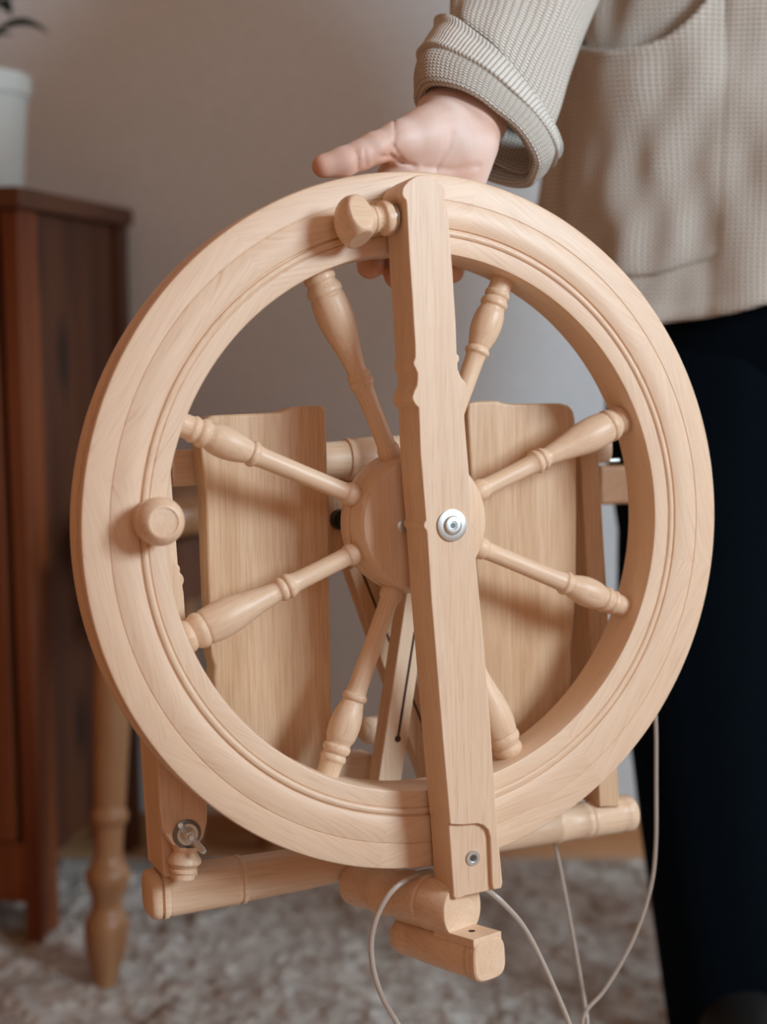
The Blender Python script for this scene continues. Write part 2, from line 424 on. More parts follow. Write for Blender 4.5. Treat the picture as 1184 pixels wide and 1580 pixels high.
# the two leaves that reach over the pot's right side
o0 = Vector((pt.x, pt.y, CH))
for (px_, py_) in ((20, 62), (24, 4)):
    q = Wd(px_, py_, 1.78)-o0; leaf('leaf', (q.x*.35, q.y*.35, q.z-.01), q, .014, pot)

# ------------------------------------------------------------------ small stool behind the wheel, left
fA = Vector((-.331, 1.600, 0)); fB = Vector((-.285, 1.96, 0)); fC = Vector((-.175, 2.06, 0))
seat_z = .53
stool = tag(empty('stool', (-.262, 1.86, 0)), 'small brown wooden stool with turned legs, half hidden behind the spinning wheel', 'stool')
so = Vector((-.262, 1.86, 0))
LEGP = [(0, .0145), (.02, .0158), (.07, .0225), (.115, .0262), (.145, .0255), (.165, .0200), (.18, .0180), (.205, .0205), (.235, .0262), (.255, .0262), (.275, .0205), (.29, .0172),
        (.33, .0170), (.362, .0180), (.37, .0212), (.382, .0222), (.392, .0212), (.40, .0186), (.42, .0190), (.6, .0215), (.85, .0225), (1, .020)]
for f in (fA, fB, fC):
    a = f-so; tp = Vector((a.x*.80, a.y*.72, seat_z))
    turned('leg', Vector((a.x, a.y, .008)), tp, LEGP, STOOL, stool)
V, Fc = turn_mesh((0, 0, seat_z), (0, 0, seat_z+.035), [(0, .155), (.1, .162), (.5, .168), (.9, .163), (1, .155)], 48)
V = [(v[0]*.52, v[1]*1.0, v[2]) for v in V]
mk('seat', V, Fc, STOOL, stool)
V, Fc = turn_mesh((0, 0, seat_z-.085), (0, 0, seat_z), [(0, .128), (1, .128)], 48)
mk('apron', [(v[0]*.52, v[1], v[2]) for v in V], Fc, CAB, stool)

# ------------------------------------------------------------------ the spinning wheel
base = empty('spinning_wheel', mat=WHEEL)
tag(base, 'pale varnished folding spinning wheel with eight turned spokes, folded up and held by its rim', 'spinning wheel')
# --- drive wheel rim (lathe round z) with UV grain per felloe
RP = [(.178, -.040), (.1776, -.038), (.1776, -.002), (.1782, -.0004), (.1795, 0), (.1886, 0), (.1890, -.0007), (.1893, -.0007), (.1897, .0002), (.1905, .0009), (.1920, .0011),
      (.1932, .0005), (.1938, -.0010), (.1943, -.0010), (.1950, .0004), (.198, .0013), (.203, .0018), (.208, .0014), (.2122, .0004), (.2127, -.0002), (.2130, -.0002), (.2133, .0003),
      (.2150, .0003), (.2275, .0002), (.2292, -.0004), (.2300, -.0018), (.2300, -.011), (.2285, -.014), (.2260, -.0165), (.2250, -.020), (.2260, -.0235), (.2285, -.026), (.2300, -.029), (.2300, -.0382), (.2290, -.0396), (.2275, -.040)]
RP = [(r, z*.85 if z < -.003 else z) for r, z in RP]
NS = 256; V = []; Fc = []; m_ = len(RP)
for i in range(NS):
    a = 2*PI*i/NS
    for (r, z) in RP: V.append((r*math.cos(a), r*math.sin(a), z))
for i in range(NS):
    for j in range(m_): Fc.append((i*m_+j, ((i+1) % NS)*m_+j, ((i+1) % NS)*m_+(j+1) % m_, i*m_+(j+1) % m_))
rim = mk('drive_wheel', V, Fc, ALU, base, sharp=35)
uvl = rim.data.uv_layers.new(name='UVMap')
NF = 8; A0 = rad(35)+PI
for p in rim.data.polygons:
    c = p.center; a = (math.atan2(c.y, c.x)-A0) % (2*PI); k = int(a/(2*PI/NF)); mid = A0+(k+.5)*2*PI/NF
    ca, sa = math.cos(-mid), math.sin(-mid)
    for li in p.loop_indices:
        v = rim.data.vertices[rim.data.loops[li].vertex_index].co
        uvl.data[li].uv = ((v.x*sa+v.y*ca)+k*3.3, (v.x*ca-v.y*sa)+v.z*1.7+k*.37)
# --- hub
HP = [(0, .040), (.02, .0442), (.06, .0452), (.10, .0462), (.30, .0478), (.42, .0484), (.44, .0476), (.47, .0476), (.49, .0487), (.62, .0490), (.66, .0480), (.69, .0488), (.9, .0480), (1, .045)]
hub = turned('hub', (0, 0, -.004), (0, 0, -.041), HP, ALY, rim, n=96, sm=False, sharp=35)
turned('hub_bolt', (-.0168, -.002, -.0045), (-.0168, -.002, -.0028), [(0, .0046), (.7, .0046), (1, .0038)], STEEL, rim, n=28, sm=False)
turned('axle', (0, 0, -.09), (0, 0, .030), [(0, .004), (1, .004)], STEEL, rim, n=20, sm=False)
# --- spokes: long and short bellied ones in turn
LONG = [(0, .0088), (.02, .0104), (.04, .0106), (.055, .0096), (.065, .0103), (.09, .0118), (.11, .0118), (.122, .0109), (.132, .0116), (.2, .0124), (.28, .0117), (.4, .0088), (.5, .0068), (.53, .0065),
        (.545, .0078), (.56, .0081), (.573, .0072), (.584, .0083), (.6, .0085), (.615, .0074), (.64, .0065), (.8, .0062), (.93, .0064), (.943, .0074), (.965, .0077), (.985, .0074), (1, .0068)]
SHORT = [(0, .0078), (.07, .0078), (.085, .0088), (.1, .0086), (.112, .0079), (.127, .0092), (.15, .0095), (.165, .0084), (.2, .0099), (.26, .0106), (.32, .0098), (.38, .0078), (.392, .0074), (.402, .0084), (.42, .0085),
         (.433, .0072), (.46, .0067), (.7, .0062), (.93, .0063), (.945, .0075), (.97, .0078), (.985, .0075), (1, .0068)]
protos = []
for pr in (LONG, SHORT):
    V, Fc = turn_mesh((.1782, 0, 0), (.0472, 0, 0), smooth_prof(pr, 5), 36, up=(0, 0, 1))
    o = mk('spoke', V, Fc, ALX, rim, sharp=60); protos.append(o)
for k in range(8):
    first = k in (1, 0)
    pr = protos[1 if k in (1, 3, 5, 7) else 0]
    o = pr if k < 2 else pr.copy()
    if k >= 2: C.objects.link(o); o.parent = rim
    o.location = (0, 0, -.019); o.rotation_euler = (rad(21*k), 0, rad(22.5+45*k)) if False else (0, 0, rad(22.5+45*k))
# --- crank knob on the rim
kc = L(236, 803, 0)
turned('rim_knob', (kc.x, kc.y, -.001), (kc.x, kc.y, .027), [(0, .0118), (.03, .0132), (.10, .0138), (.16, .0136), (.19, .0127), (.23, .0126), (.40, .0138), (.62, .0148), (.72, .0146), (.80, .0138), (.985, .0102), (1, .0094), (1, .0086), (.975, .0083), (.975, 0.0002)], ALZ, rim, n=48, sm=False, sharp=30)

# --- the front upright (clamps over the rim)
ZF, ZB = .036, .0045
def O(pts, z): return [L(x, y, z) for x, y in pts]
left_edge = [(695, 1272), (683, 1138), (673.5, 1020), (666, 930), (659, 822), (658, 818), (655, 815), (654, 811), (655, 807), (657.5, 803), (653, 750), (649, 700), (646.5, 640), (646, 629), (641, 624), (637, 617), (637, 611), (640, 602), (643.5, 595), (644.5, 584), (644.5, 576), (641, 568), (638.5, 563), (638.5, 558), (641, 551),
             (640.5, 530), (638.5, 500), (636.5, 464), (632, 400), (627.5, 314), (626.5, 309), (622, 304), (620.5, 298), (621.5, 291), (625, 285), (631, 279), (636, 275.5), (643, 271), (652, 269.5), (660, 271), (668, 276), (675, 282), (682, 286), (687, 291), (688, 298), (686, 304), (685, 307), (689, 311)]
right_edge = [(692, 330), (699, 420), (704, 500), (705.5, 546), (709, 549), (709.5, 556), (706.5, 560), (707, 570), (712, 582), (719, 590), (721, 600), (719, 612), (715, 618), (716, 627), (720, 680), (727, 760), (729, 804), (732.5, 806), (733.5, 811), (731.5, 816), (731, 822), (744, 960), (757, 1115), (765, 1240)]
low = [(776, 1362), (774, 1371), (762, 1373), (760, 1364), (757, 1292), (754, 1281), (747, 1274), (738, 1271), (715, 1273)]
# low block in front stays a little back inside the arch
up_out = O(left_edge, ZF)+O(right_edge+low, ZF)
upright = prism('upright', up_out, ZB, ZF, ALY, base, bevel=.0011)
lowb = O([(691, 1255), (700, 1384), (703, 1387), (712, 1386), (716, 1383), (762, 1373), (763, 1255)], ZF-.0035)
prism('hinge_block', lowb, ZB, ZF-.0032, ALY, upright, bevel=.0016)
def screw(name, p, r, z0, z1, parent, mat=STEEL, hexr=.45):
    turned(name, (p.x, p.y, z0), (p.x, p.y, z1), [(0, r*.9), (.3, r), (.85, r), (1, r*.9), (1, r*hexr)], mat, parent, n=36, sm=False)
bz = ZF
c = L(697, 810.5, bz)
screw('washer', c, .0102, bz-.001, bz+.0016, upright, hexr=.5)
turned('bolt_cap', (c.x, c.y, bz), (c.x, c.y, bz+.0032), [(0, .0062), (.7, .0062), (.92, .0056), (1, .0046), (1, .0028), (.8, .0024), (.8, .0001)], STEEL, upright, n=36, sm=False)
turned('hex_socket', (c.x, c.y, bz+.0020), (c.x, c.y, bz+.0028), [(0, .0020), (1, .0020)], DSTEEL, upright, n=6, sm=False)
c = L(730, 1324, ZF-.003)
turned('hinge_screw', (c.x, c.y, ZF-.004), (c.x, c.y, ZF-.0022), [(0, .0052), (.7, .0052), (1, .0047), (1, .0028), (.45, .0026), (.45, .0001)], STEEL, upright, n=36, sm=False)
turned('hex_socket', (c.x, c.y, ZF-.0035), (c.x, c.y, ZF-.0029), [(0, .0022), (1, .0022)], DSTEEL, upright, n=6, sm=False)
# clamping knob at the top of the upright
ka = L(603, 336, .020); kb_ = L(519, 345, .020)
V, Fc = turn_mesh(ka, kb_, smooth_prof([(0, .0085), (.02, .0104), (.10, .0112), (.16, .0108), (.20, .0088), (.26, .0080), (.30, .0086), (.33, .0094), (.36, .0088), (.42, .0105), (.52, .0150), (.62, .0170), (.72, .0172), (.82, .0152), (.92, .0105), (.98, .005), (1, .0008)], 4), 64)
kc_ = ka.lerp(kb_, .66)
def cutp(V, c, n, d):
    n = Vector(n).normalized(); out = []
    for v in V:
        s = (Vector(v)-c).dot(n)-d
        out.append(Vector(v)-n*s if s > 0 else Vector(v))
    return out
wk = (kb_-ka).normalized(); uk, vk, _ = frame(ka, kb_)
zdir = Vector((0, 0, 1)); zdir = (zdir-wk*zdir.dot(wk)).normalized()
for a_ in range(4):
    nrm = (zdir*math.cos(rad(20+90*a_))+wk.cross(zdir)*math.sin(rad(20+90*a_)))
    V = cutp(V, kc_, nrm*.97-wk*.10, .0128)
V = cutp(V, kc_, wk, .0155)
mk('clamp_knob', V, Fc, ALX, upright, sharp=28)
turned('knob_washer', L(609, 336, .020), ka, [(0, .0085), (1, .0085)], STEEL, upright, n=28, sm=False)

# --- treadle boards, folded up behind the wheel
lb = [(302, 680), (303, 664), (309, 653), (318, 645), (330, 640.5), (420, 636.5), (434, 635), (446, 629.5), (458, 627), (495, 625.5), (501, 627), (504, 634), (506, 720), (508, 850), (511, 1000), (513, 1120), (514, 1215),
      (336, 1215), (333, 1110), (331, 1060), (330, 1046), (325, 1028), (320, 1012), (318, 996), (317, 940), (314, 864), (311, 760)]
prism('treadle', O([(x+(6 if x < 330 and y > 648 else 0), y) for x, y in lb], -.060), -.080, -.060, TREAD, base, bevel=.0022)
rb = [(722, 640), (723, 622), (735, 619), (768, 618), (776, 621), (790, 623), (866, 622), (878, 625), (886, 633), (889, 648), (891, 781), (890, 914), (886, 960), (881, 1003), (883, 1040), (878, 1080), (872, 1180), (750, 1205), (736, 900)]
prism('treadle', O(rb, -.060), -.080, -.060, TREAD, base, bevel=.0022)

# --- left post with its shaped cheek and wing nut
prism('left_post', O([(213, 700), (241, 1180), (253, 1353), (306, 1353), (285, 1000), (262, 700)], -.061), -.104, -.061, ALY, base, bevel=.0012)
pad = [(262, 690), (266, 755), (266, 850), (269, 864), (275, 871), (279, 876), (278, 884), (283, 888), (285, 896), (282, 904), (284, 915), (287, 960), (300, 1080), (314, 1190), (320, 1235), (320, 1268), (315, 1290), (306, 1304), (293, 1310), (279, 1310), (266, 1304), (250, 1280), (246, 1240), (243, 1180), (226, 960), (208, 690)]
cheek = prism('post_cheek', O(pad, -.046), -.0605, -.046, ALY, base, bevel=.0042, seg=4)
turned('cheek_finial', L(287, 1303, -.0535), L(282, 1354, -.0535), [(0, .0100), (.10, .0088), (.2, .0078), (.32, .0092), (.42, .0110), (.52, .0112), (.60, .0098), (.66, .0082), (.70, .0080), (.74, .0092), (.80, .0092), (.84, .0080), (1, .0080)], ALY, cheek, sm=False)
wp = L(289, 1287, -.045)
turned('washer', (wp.x, wp.y, -.0462), (wp.x, wp.y, -.0448), [(0, .0094), (.8, .0094), (1, .0088), (1, .004)], DSTEEL, cheek, n=36, sm=False)
turned('washer', (wp.x, wp.y, -.0448), (wp.x, wp.y, -.0438), [(0, .0070), (1, .0070), (1, .003)], STEEL, cheek, n=36, sm=False)
wn = turned('wing_nut', (wp.x, wp.y, -.0438), (wp.x, wp.y, -.0375), [(0, .0050), (.3, .0046), (.9, .0036), (1, .0030)], STEEL, cheek, n=30, sm=False)
turned('bolt_end', (wp.x, wp.y, -.038), (wp.x, wp.y, -.0345), [(0, .0021), (.8, .0021), (1, .0016)], STEEL, wn, n=20, sm=False)
for s in (1, -1):
    d = Vector((-.62, .78, 0))*s
    P = [Vector((wp.x, wp.y, -.0415))+d*.003, Vector((wp.x, wp.y, -.0385))+d*.0075, Vector((wp.x, wp.y, -.0345))+d*.0112, Vector((wp.x, wp.y, -.0325))+d*.0124]
    tube('wing', spline(P, 5), lambda t: .0016+.0007*math.sin(PI*min(1, t*1.1)), STEEL, wn, n=12)

# --- right post
prism('right_post', O([(896, 700), (926, 1245), (957, 1245), (939, 950), (935, 879), (924, 700)], -.070), -.112, -.070, TREAD, base, bevel=.001)
# --- rails
mA, mB = L(259, 723, -.097), L(931, 688, -.097)
ln = (mB-mA).length
turned('top_rail', mA, mB, [(0, .0125, 6), (.05, .0125, 6), (.052, .010, 2), (.375, .0135, 2), (.378, .0150, 2), (.385, .0152, 2), (.388, .0142, 2), (.396, .0142, 2), (.399, .0150, 2), (.41, .0152, 2), (.6, .0155, 2), (.8, .0145, 2), (1, .0130, 3)], ALX, base, sm=False, n=48)
q = L(927, 749, -.175)
box('side_block', (q.x, q.y-.0165, -.22), (q.x+.045, q.y+.0165, -.175), STOOL, base, bevel=.003)
tube('steel_pin', [L(922, 711.5, -.13), L(955, 710, -.13)], .0016, STEEL, base)
# --- cross bar (foot)
xA, xB = L(226, 1381, -.083), L(975, 1253, -.083)
xp = [(0, .0125, 3.6), (.004, .0148, 4), (.012, .0156, 4.2), (.018, .0156, 4.2), (.019, .0140, 4.2), (.022, .0140, 4.2), (.023, .0160, 4.2), (.030, .0160, 4.2), (.034, .0149, 4), (.040, .0153, 4), (.15, .0152, 3.4), (.153, .0158, 3), (.160, .0158, 3), (.162, .0150, 3), (.165, .0150, 3), (.167, .0160, 3), (.174, .0160, 2.8), (.177, .0150, 2.6),
      (.30, .0145, 2.2), (.40, .0128, 2), (.43, .0126, 2), (.432, .0134, 2), (.44, .0134, 2), (.442, .0126, 2), (.46, .0126, 2), (.462, .0132, 2), (.47, .0132, 2), (.474, .0118, 2), (.55, .0118, 2), (.7, .0125, 2), (.815, .0134, 2), (.818, .0140, 2), (.826, .0140, 2), (.829, .0132, 2), (.86, .0133, 2), (.88, .0135, 2),
      (.883, .0142, 2), (.892, .0142, 2), (.895, .0134, 2), (.899, .0142, 2), (.906, .0142, 2), (.909, .0136, 2), (.96, .0140, 2.3), (.97, .0132, 2.3), (.975, .0140, 2.3), (.992, .0140, 2.3), (1, .0118, 2.3)]
turned('cross_bar', xA, xB, xp, ALX, base, sm=False, n=48, sharp=45)
# --- the two stubs in front of the cross bar
b1A, b1B = L(714, 1403, .026), L(548, 1362, -.072)
turned('front_foot', b1A, b1B, [(0, .0172, 2.3), (.012, .0180, 2.3), (.25, .0180, 2.2), (.26, .0172, 2), (.275, .0172, 2), (.285, .0182, 2), (.50, .0176, 2), (.54, .0160, 2), (.60, .0156, 2), (.66, .0174, 2), (.72, .0176, 2), (.76, .0160, 2), (.84, .0150, 2), (.92, .0160, 2), (1, .0150, 2)], ALZ, base, sm=False, n=48)
b2A, b2B = L(757, 1481, .052), L(622, 1440, -.030)
foot2 = turned('lower_foot', b2A, b2B, [(0, .0130, 3.4), (.012, .0140, 3.4), (.05, .0142, 3.4), (.055, .0134, 3.2), (.075, .0134, 3.2), (.085, .0143, 3.2), (.11, .0143, 3), (.12, .0136, 3), (.14, .0136, 3), (.16, .0144, 2.8), (.6, .0142, 2.6), (.78, .0135, 2.4), (.82, .0128, 2.2), (.86, .0142, 2.2), (.93, .0142, 2.2), (1, .012, 2.2)], ALZ, base, sm=False, n=48, asp=.93)
ua, va, wa = frame(b2A, b2B)
pc = b2A+ua*.0135
V = []
for (a, b_, c_) in ((-.0125, .0015, 0), (.0125, .0015, 0), (.0125, .040, 0), (-.0125, .040, 0)):
    for h in (-.004, .0018): V.append(pc+va*a+wa*b_+ua*h)
plate = mk('foot_plate', V, [(0, 2, 4, 6), (1, 3, 5, 7), (0, 2, 3, 1), (2, 4, 5, 3), (4, 6, 7, 5), (6, 0, 1, 7)], ALZ, base, bevel=.0006)
turned('plate_hole', pc+wa*.016+ua*.0012, pc+wa*.016+ua*.0020, [(0, .0022), (1, .0022)], HOLE, plate, n=24, sm=False)

# --- slotted strips (fold-up arms) behind the hub
def strip(name, P0, P1, hw, z0, z1, mat, slot=None):
    a = L(*P0, z1); b_ = L(*P1, z1); d = (b_-a).normalized(); nrm = Vector((-d.y, d.x, 0))
    o = prism(name, [a+nrm*hw, a-nrm*hw, b_-nrm*hw, b_+nrm*hw], z0, z1, mat, base, bevel=.0009)
    if slot:
        s0 = L(*slot[0], z1); s1 = L(*slot[1], z1); n2 = Vector((-(s1-s0).y, (s1-s0).x, 0)).normalized()*.0009
        prism('slot', [s0+n2, s0-n2, s1-n2, s1+n2], z1-.001, z1+.0002, HOLE, o, bevel=0)
        turned('slot_end_hole', (s1.x, s1.y, z1-.001), (s1.x, s1.y, z1+.0003), [(0, .0024), (1, .0024)], HOLE, o, n=20, sm=False)
    return o
strip('front_arm', (664, 790), (599, 1225), .0090, -.100, -.082, ALY, ((640, 975), (614, 1140)))
strip('rear_arm', (522, 770), (680, 1215), .0105, -.140, -.124, TREAD, ((558, 880), (655, 1124)))
prism('arm_bracket', O([(503, 735), (548, 735), (556, 868), (540, 880), (524, 868), (512, 850)], -.105), -.122, -.105, TREAD, base, bevel=.001)
c = L(527, 802, -.1)
turned('black_knob', (c.x, c.y, -.106), (c.x, c.y, -.094), [(0, .006), (.2, .0075), (.8, .007), (1, .004)], BLACK, base, n=28, sm=False)
turned('turned_peg', L(600, 1122, -.15), L(562, 1128, -.13), [(0, .006), (.3, .007), (.36, .0098), (.5, .0102), (.6, .0085), (.66, .0098), (.85, .0100), (.95, .007), (1, .003)], ALX, base, n=36)
prism('rear_block', O([(500, 1178), (545, 1169), (578, 1164), (578, 1260), (500, 1260)], -.115), -.14, -.115, ALX, base, bevel=.002)

# --- drive bands hanging down (clear plastic cords)
def band(label, pts, r, closed=True):
    W = [WHEEL @ L(x, y, z) for x, y, z in pts]
    o0_ = min(W, key=lambda v: v.z).copy()
    P = [p-o0_ for p in spline(W, 10, closed)]
    o = tube('drive_band', P, r, BAND, None, n=10, closed=closed); o.location = o0_
    tag(o, label, 'cord'); return o
band('clear thick plastic cord looping down in front of the rug from under the upright',
     [(672, 1344, -.012), (640, 1351, -.005), (606, 1374, .0), (583, 1412, .0), (573, 1458, .0), (580, 1510, .0), (602, 1560, .0), (650, 1625, .0), (740, 1680, .0), (840, 1690, .0), (893, 1650, .0), (884, 1595, .0), (850, 1512, .0), (812, 1436, .0), (775, 1392, .0), (745, 1369, -.006), (715, 1352, -.013)], .0019)
band('thinner clear brownish cord hanging in a narrow loop at the right, beside the black trousers',
     [(1004, 1020, -.06), (1012, 1105, -.06), (1013, 1200, -.06), (1012, 1310, -.06), (1002, 1380, -.06), (975, 1455, -.06), (935, 1525, -.06), (905, 1560, -.06), (898, 1590, -.06), (903, 1610, -.062), (907, 1580, -.075), (898, 1520, -.085), (880, 1420, -.09), (864, 1335, -.1), (853, 1285, -.105), (852, 1255, -.1)], .0015, closed=False)

# ------------------------------------------------------------------ the person
PO = CAMW @ Vector((.36, 0, 0)); PO = Vector((.36, 1.43, 0))
person = tag(empty('person', PO), 'person in a beige knitted cardigan and black trousers, holding the wheel rim in one hand', 'person')
def rel(V): return [Vector(v)-PO for v in V]
# --- hand and forearm: one continuous surface from a smooth distance field (camera axes)
def round_cone(Px, a, b, ra, rb_):
    a = np.array(a); b = np.array(b); ba = b-a; l = np.dot(ba, ba)
    pa = Px-a; h = np.clip((pa@ba)/l, 0, 1)
    return np.linalg.norm(pa-h[..., None]*ba, axis=-1)-(ra+(rb_-ra)*h)
def smin(a, b, k):
    h = np.clip(.5+.5*(b-a)/k, 0, 1); return b+(a-b)*h-k*h*(1-h)
def surface_nets(f, org, st):
    s = f < 0; nx_, ny_, nz_ = f.shape
    cs = s[:-1, :-1, :-1].astype(np.int8)
    corners = [(i, j, k) for i in (0, 1) for j in (0, 1) for k in (0, 1)]
    tot = sum(s[i:nx_-1+i, j:ny_-1+j, k:nz_-1+k].astype(np.int8) for i, j, k in corners)
    act = (tot > 0) & (tot < 8)
    idx = -np.ones(act.shape, int); cells = np.argwhere(act); idx[act] = np.arange(len(cells))
    acc = np.zeros((len(cells), 3)); cnt = np.zeros(len(cells))
    for i, c0 in enumerate(corners):
        for c1 in corners[i+1:]:
            if sum(abs(p-q) for p, q in zip(c0, c1)) != 1: continue
            c0a, c1a = np.array(c0), np.array(c1)
            f0 = f[tuple((cells+c0a).T)]; f1 = f[tuple((cells+c1a).T)]
            m = (f0 < 0) != (f1 < 0); t = np.where(m, f0/np.where(m, f0-f1, 1), 0)
            acc[m] += (c0a+(c1a-c0a)*t[m, None]); cnt[m] += 1
    V = (cells+acc/cnt[:, None])*st+org; Fs = []
    for ax in range(3):
        sl0 = [slice(None)]*3; sl1 = [slice(None)]*3; sl0[ax] = slice(0, -1); sl1[ax] = slice(1, None)
        e = s[tuple(sl0)] != s[tuple(sl1)]; E = np.argwhere(e); o1, o2 = [q for q in range(3) if q != ax]
        E = E[(E[:, o1] > 0) & (E[:, o2] > 0) & (E[:, o1] < f.shape[o1]-1) & (E[:, o2] < f.shape[o2]-1)]
        d1 = np.zeros(3, int); d1[o1] = 1; d2 = np.zeros(3, int); d2[o2] = 1
        q = np.stack([idx[tuple((E-x).T)] for x in (0*d1, d1, d1+d2, d2)], 1); Fs.append(q)
    Fs = np.concatenate(Fs); return V, Fs[(Fs >= 0).all(1)]
H_ = [  # (px, py, D, r) chains
    [(690, 172, 1.017, .0195), (718, 100, 1.074, .020)], [(740, 186, 1.021, .0180), (766, 106, 1.084, .020)], [(716, 178, 1.018, .0195), (742, 102, 1.080, .021), (790, 50, 1.11, .024)],
    [(690, 172, 1.017, .0195), (664, 210, .985, .0155), (632, 250, .978, .0135), (607, 286, .978, .0122)],
    [(716, 178, 1.018, .0195), (694, 225, .990, .0165), (648, 296, .988, .0125)],
    [(722, 180, 1.018, .0190), (708, 230, .994, .0165), (684, 300, .992, .0123)],
    [(740, 186, 1.021, .0178), (728, 225, 1.000, .0160), (720, 260, .996, .0135), (717, 302, .996, .0118)],
    [(684, 195, .985, .018), (650, 212, .972, .0160), (616, 217, .960, .0122)]]
THUMB = [(616, 217, .960, .0122), (578, 229, .950, .0104), (556, 240, .946, .0097), (530, 250, .942, .0096), (500, 256, .938, .0079)]
FING = [[(605, 284, .978, .0118), (584, 345, .990, .0098), (574, 392, .988, .0092), (571, 410, .978, .0092)],
        [(646, 296, .988, .0120), (634, 360, 1.000, .0098), (620, 408, .996, .0092), (613, 426, .984, .0090)],
        [(682, 300, .992, .0118), (674, 360, 1.006, .0096), (664, 408, 1.003, .0090), (658, 424, .990, .0088)],
        [(716, 302, .996, .0112), (712, 352, 1.006, .0088), (703, 400, 1.003, .0084), (698, 419, .991, .0082)]]
st = .0014
lo = np.array([-.056, .145, -1.16]); hi = np.array([.120, .356, -.915])
dims = np.ceil((hi-lo)/st).astype(int)
g = np.stack(np.meshgrid(*[lo[i]+np.arange(dims[i])*st for i in range(3)], indexing='ij'), -1).astype(np.float32)
f = None
for ch in H_:
    for a, b in zip(ch[:-1], ch[1:]):
        d = round_cone(g, K(*a[:3]), K(*b[:3]), a[3], b[3]); f = d if f is None else smin(f, d, .010)
web = round_cone(g, K(640, 236, .975), K(612, 262, .977), .010, .0075); f = smin(f, web, .008)
for ch, k_ in [(THUMB, .007)]+[(c_, .006) for c_ in FING]:
    fd = None
    for a, b in zip(ch[:-1], ch[1:]):
        d = round_cone(g, K(*a[:3]), K(*b[:3]), a[3], b[3]); fd = d if fd is None else smin(fd, d, .0035)
    f = smin(f, fd, k_)
# skin creases, carved on the camera side of the palm
gx = 592-F*g[..., 0]/g[..., 2]; gy = 790+F*g[..., 1]/g[..., 2]
def crease(P, wpx, dep):
    global f
    best = None
    for (x0, y0), (x1, y1) in zip(P[:-1], P[1:]):
        dx, dy = x1-x0, y1-y0; t = np.clip(((gx-x0)*dx+(gy-y0)*dy)/(dx*dx+dy*dy), 0, 1)
        d = np.hypot(gx-x0-t*dx, gy-y0-t*dy); best = d if best is None else np.minimum(best, d)
    f = f+1.7*dep*np.exp(-(best/wpx)**2)
crease([(608, 186), (610, 205), (607, 222), (600, 236)], 2.2, .0007)
crease([(588, 242), (604, 240), (618, 250), (640, 256)], 3.0, .0010)
crease([(607, 224), (614, 236), (622, 248)], 2.2, .0007)
crease([(548, 232), (552, 245), (551, 262)], 2.2, .0006)
crease([(563, 232), (565, 256)], 2.2, .0005)
crease([(698, 205), (692, 228), (680, 246), (672, 262)], 4, .0006)
crease([(655, 258), (700, 262), (738, 256)], 5, .0006)
Vh, Fh = surface_nets(f, lo, st)
Vw = [CAMW @ Vector(v)-PO for v in Vh]
hand = mk('hand', Vw, Fh, SKIN, person, sharp=180)
sm_ = hand.modifiers.new('s', 'SMOOTH'); sm_.iterations = 1; sm_.factor = .5
at = hand.data.attributes.new('blush', 'FLOAT', 'POINT')
def blush(v):
    x = 592-F*v[0]/v[2]; y = 790+F*v[1]/v[2]
    def gs(cx, cy, r): return math.exp(-((x-cx)**2+(y-cy)**2)/r**2)
    return min(.85, .75*gs(490, 262, 26)+.3*gs(555, 250, 30)+.5*gs(604, 240, 16)+.5*gs(590, 268, 26)+.35*gs(705, 285, 40)+.8*gs(590, 425, 50)+.5*gs(700, 430, 30)+.4*gs(775, 190, 20))
at.data.foreach_set('value', [blush(v) for v in Vh])

# --- cloth lofts
def loft(name, rings, mat, n=120, closed_profile=False, ripple=None, kuv=1.0, parent=person):
    """rings: (center, U, V) in camera axes; the surface runs through them"""
    V = []; Fc = []; m = len(rings); vv = [0]
    for a, b in zip(rings[:-1], rings[1:]): vv.append(vv[-1]+(Vector(b[0])-Vector(a[0])-0*Vector(b[0])).length+abs(b[1].length-a[1].length))
    for j, (c_, U_, V_) in enumerate(rings):
        for i in range(n):
            a = 2*PI*i/n; p = Vector(c_)+U_*math.cos(a)+V_*math.sin(a)
            if ripple:
                d = (U_*math.cos(a)+V_*math.sin(a)).normalized(); p = p+d*ripple(a, j, p)
            V.append(CAMW @ p-PO)
    for j in range(m if closed_profile else m-1):
        for i in range(n): Fc.append((j*n+i, j*n+(i+1) % n, ((j+1) % m)*n+(i+1) % n, ((j+1) % m)*n+i))
    o = mk(name, V, Fc, mat, parent, sharp=180)
    uv = o.data.uv_layers.new(name='UVMap'); me = o.data; circ = 2*PI*rings[0][1].length*kuv
    for p in me.polygons:
        vs = [me.loops[li].vertex_index for li in p.loop_indices]; ii = [v % n for v in vs]; wrap = max(ii) > n-2 and min(ii) == 0
        jj = [v//n for v in vs]; wj = closed_profile and max(jj) == m-1 and min(jj) == 0
        for li, v in zip(p.loop_indices, vs):
            i = v % n; j = v//n; uu = (n if (wrap and i == 0) else i)/n*circ
            uv.data[li].uv = (uu, vv[j] if not (wj and j == 0) else vv[-1]+.002)
    return o
def ring(cx, cy, D, ux, uy, vx, vy, vz, s=1.0):
    k = D/F
    return (K(cx, cy, D), Vector((ux*k, -uy*k, 0))*s, (K(cx+vx, cy+vy, D-vz)-K(cx, cy, D))*s)
def rlerp(a, b, t, off=0):
    c_ = Vector(a[0]).lerp(Vector(b[0]), t); U_ = a[1].lerp(b[1], t); V_ = a[2].lerp(b[2], t)
    return (c_, U_*(1+off/U_.length), V_*(1+off/V_.length))
R3 = ring(738, 208, 1.020, 92, 40, -22, -76, .038)
R2 = ring(757, 158, 1.040, 97, 60, -26, -68, .036)
R1 = ring(770, 134, 1.052, 87, 76, -19, -64, .034)
R0 = ring(776, 116, 1.060, 76, 70, -18, -60, .034)
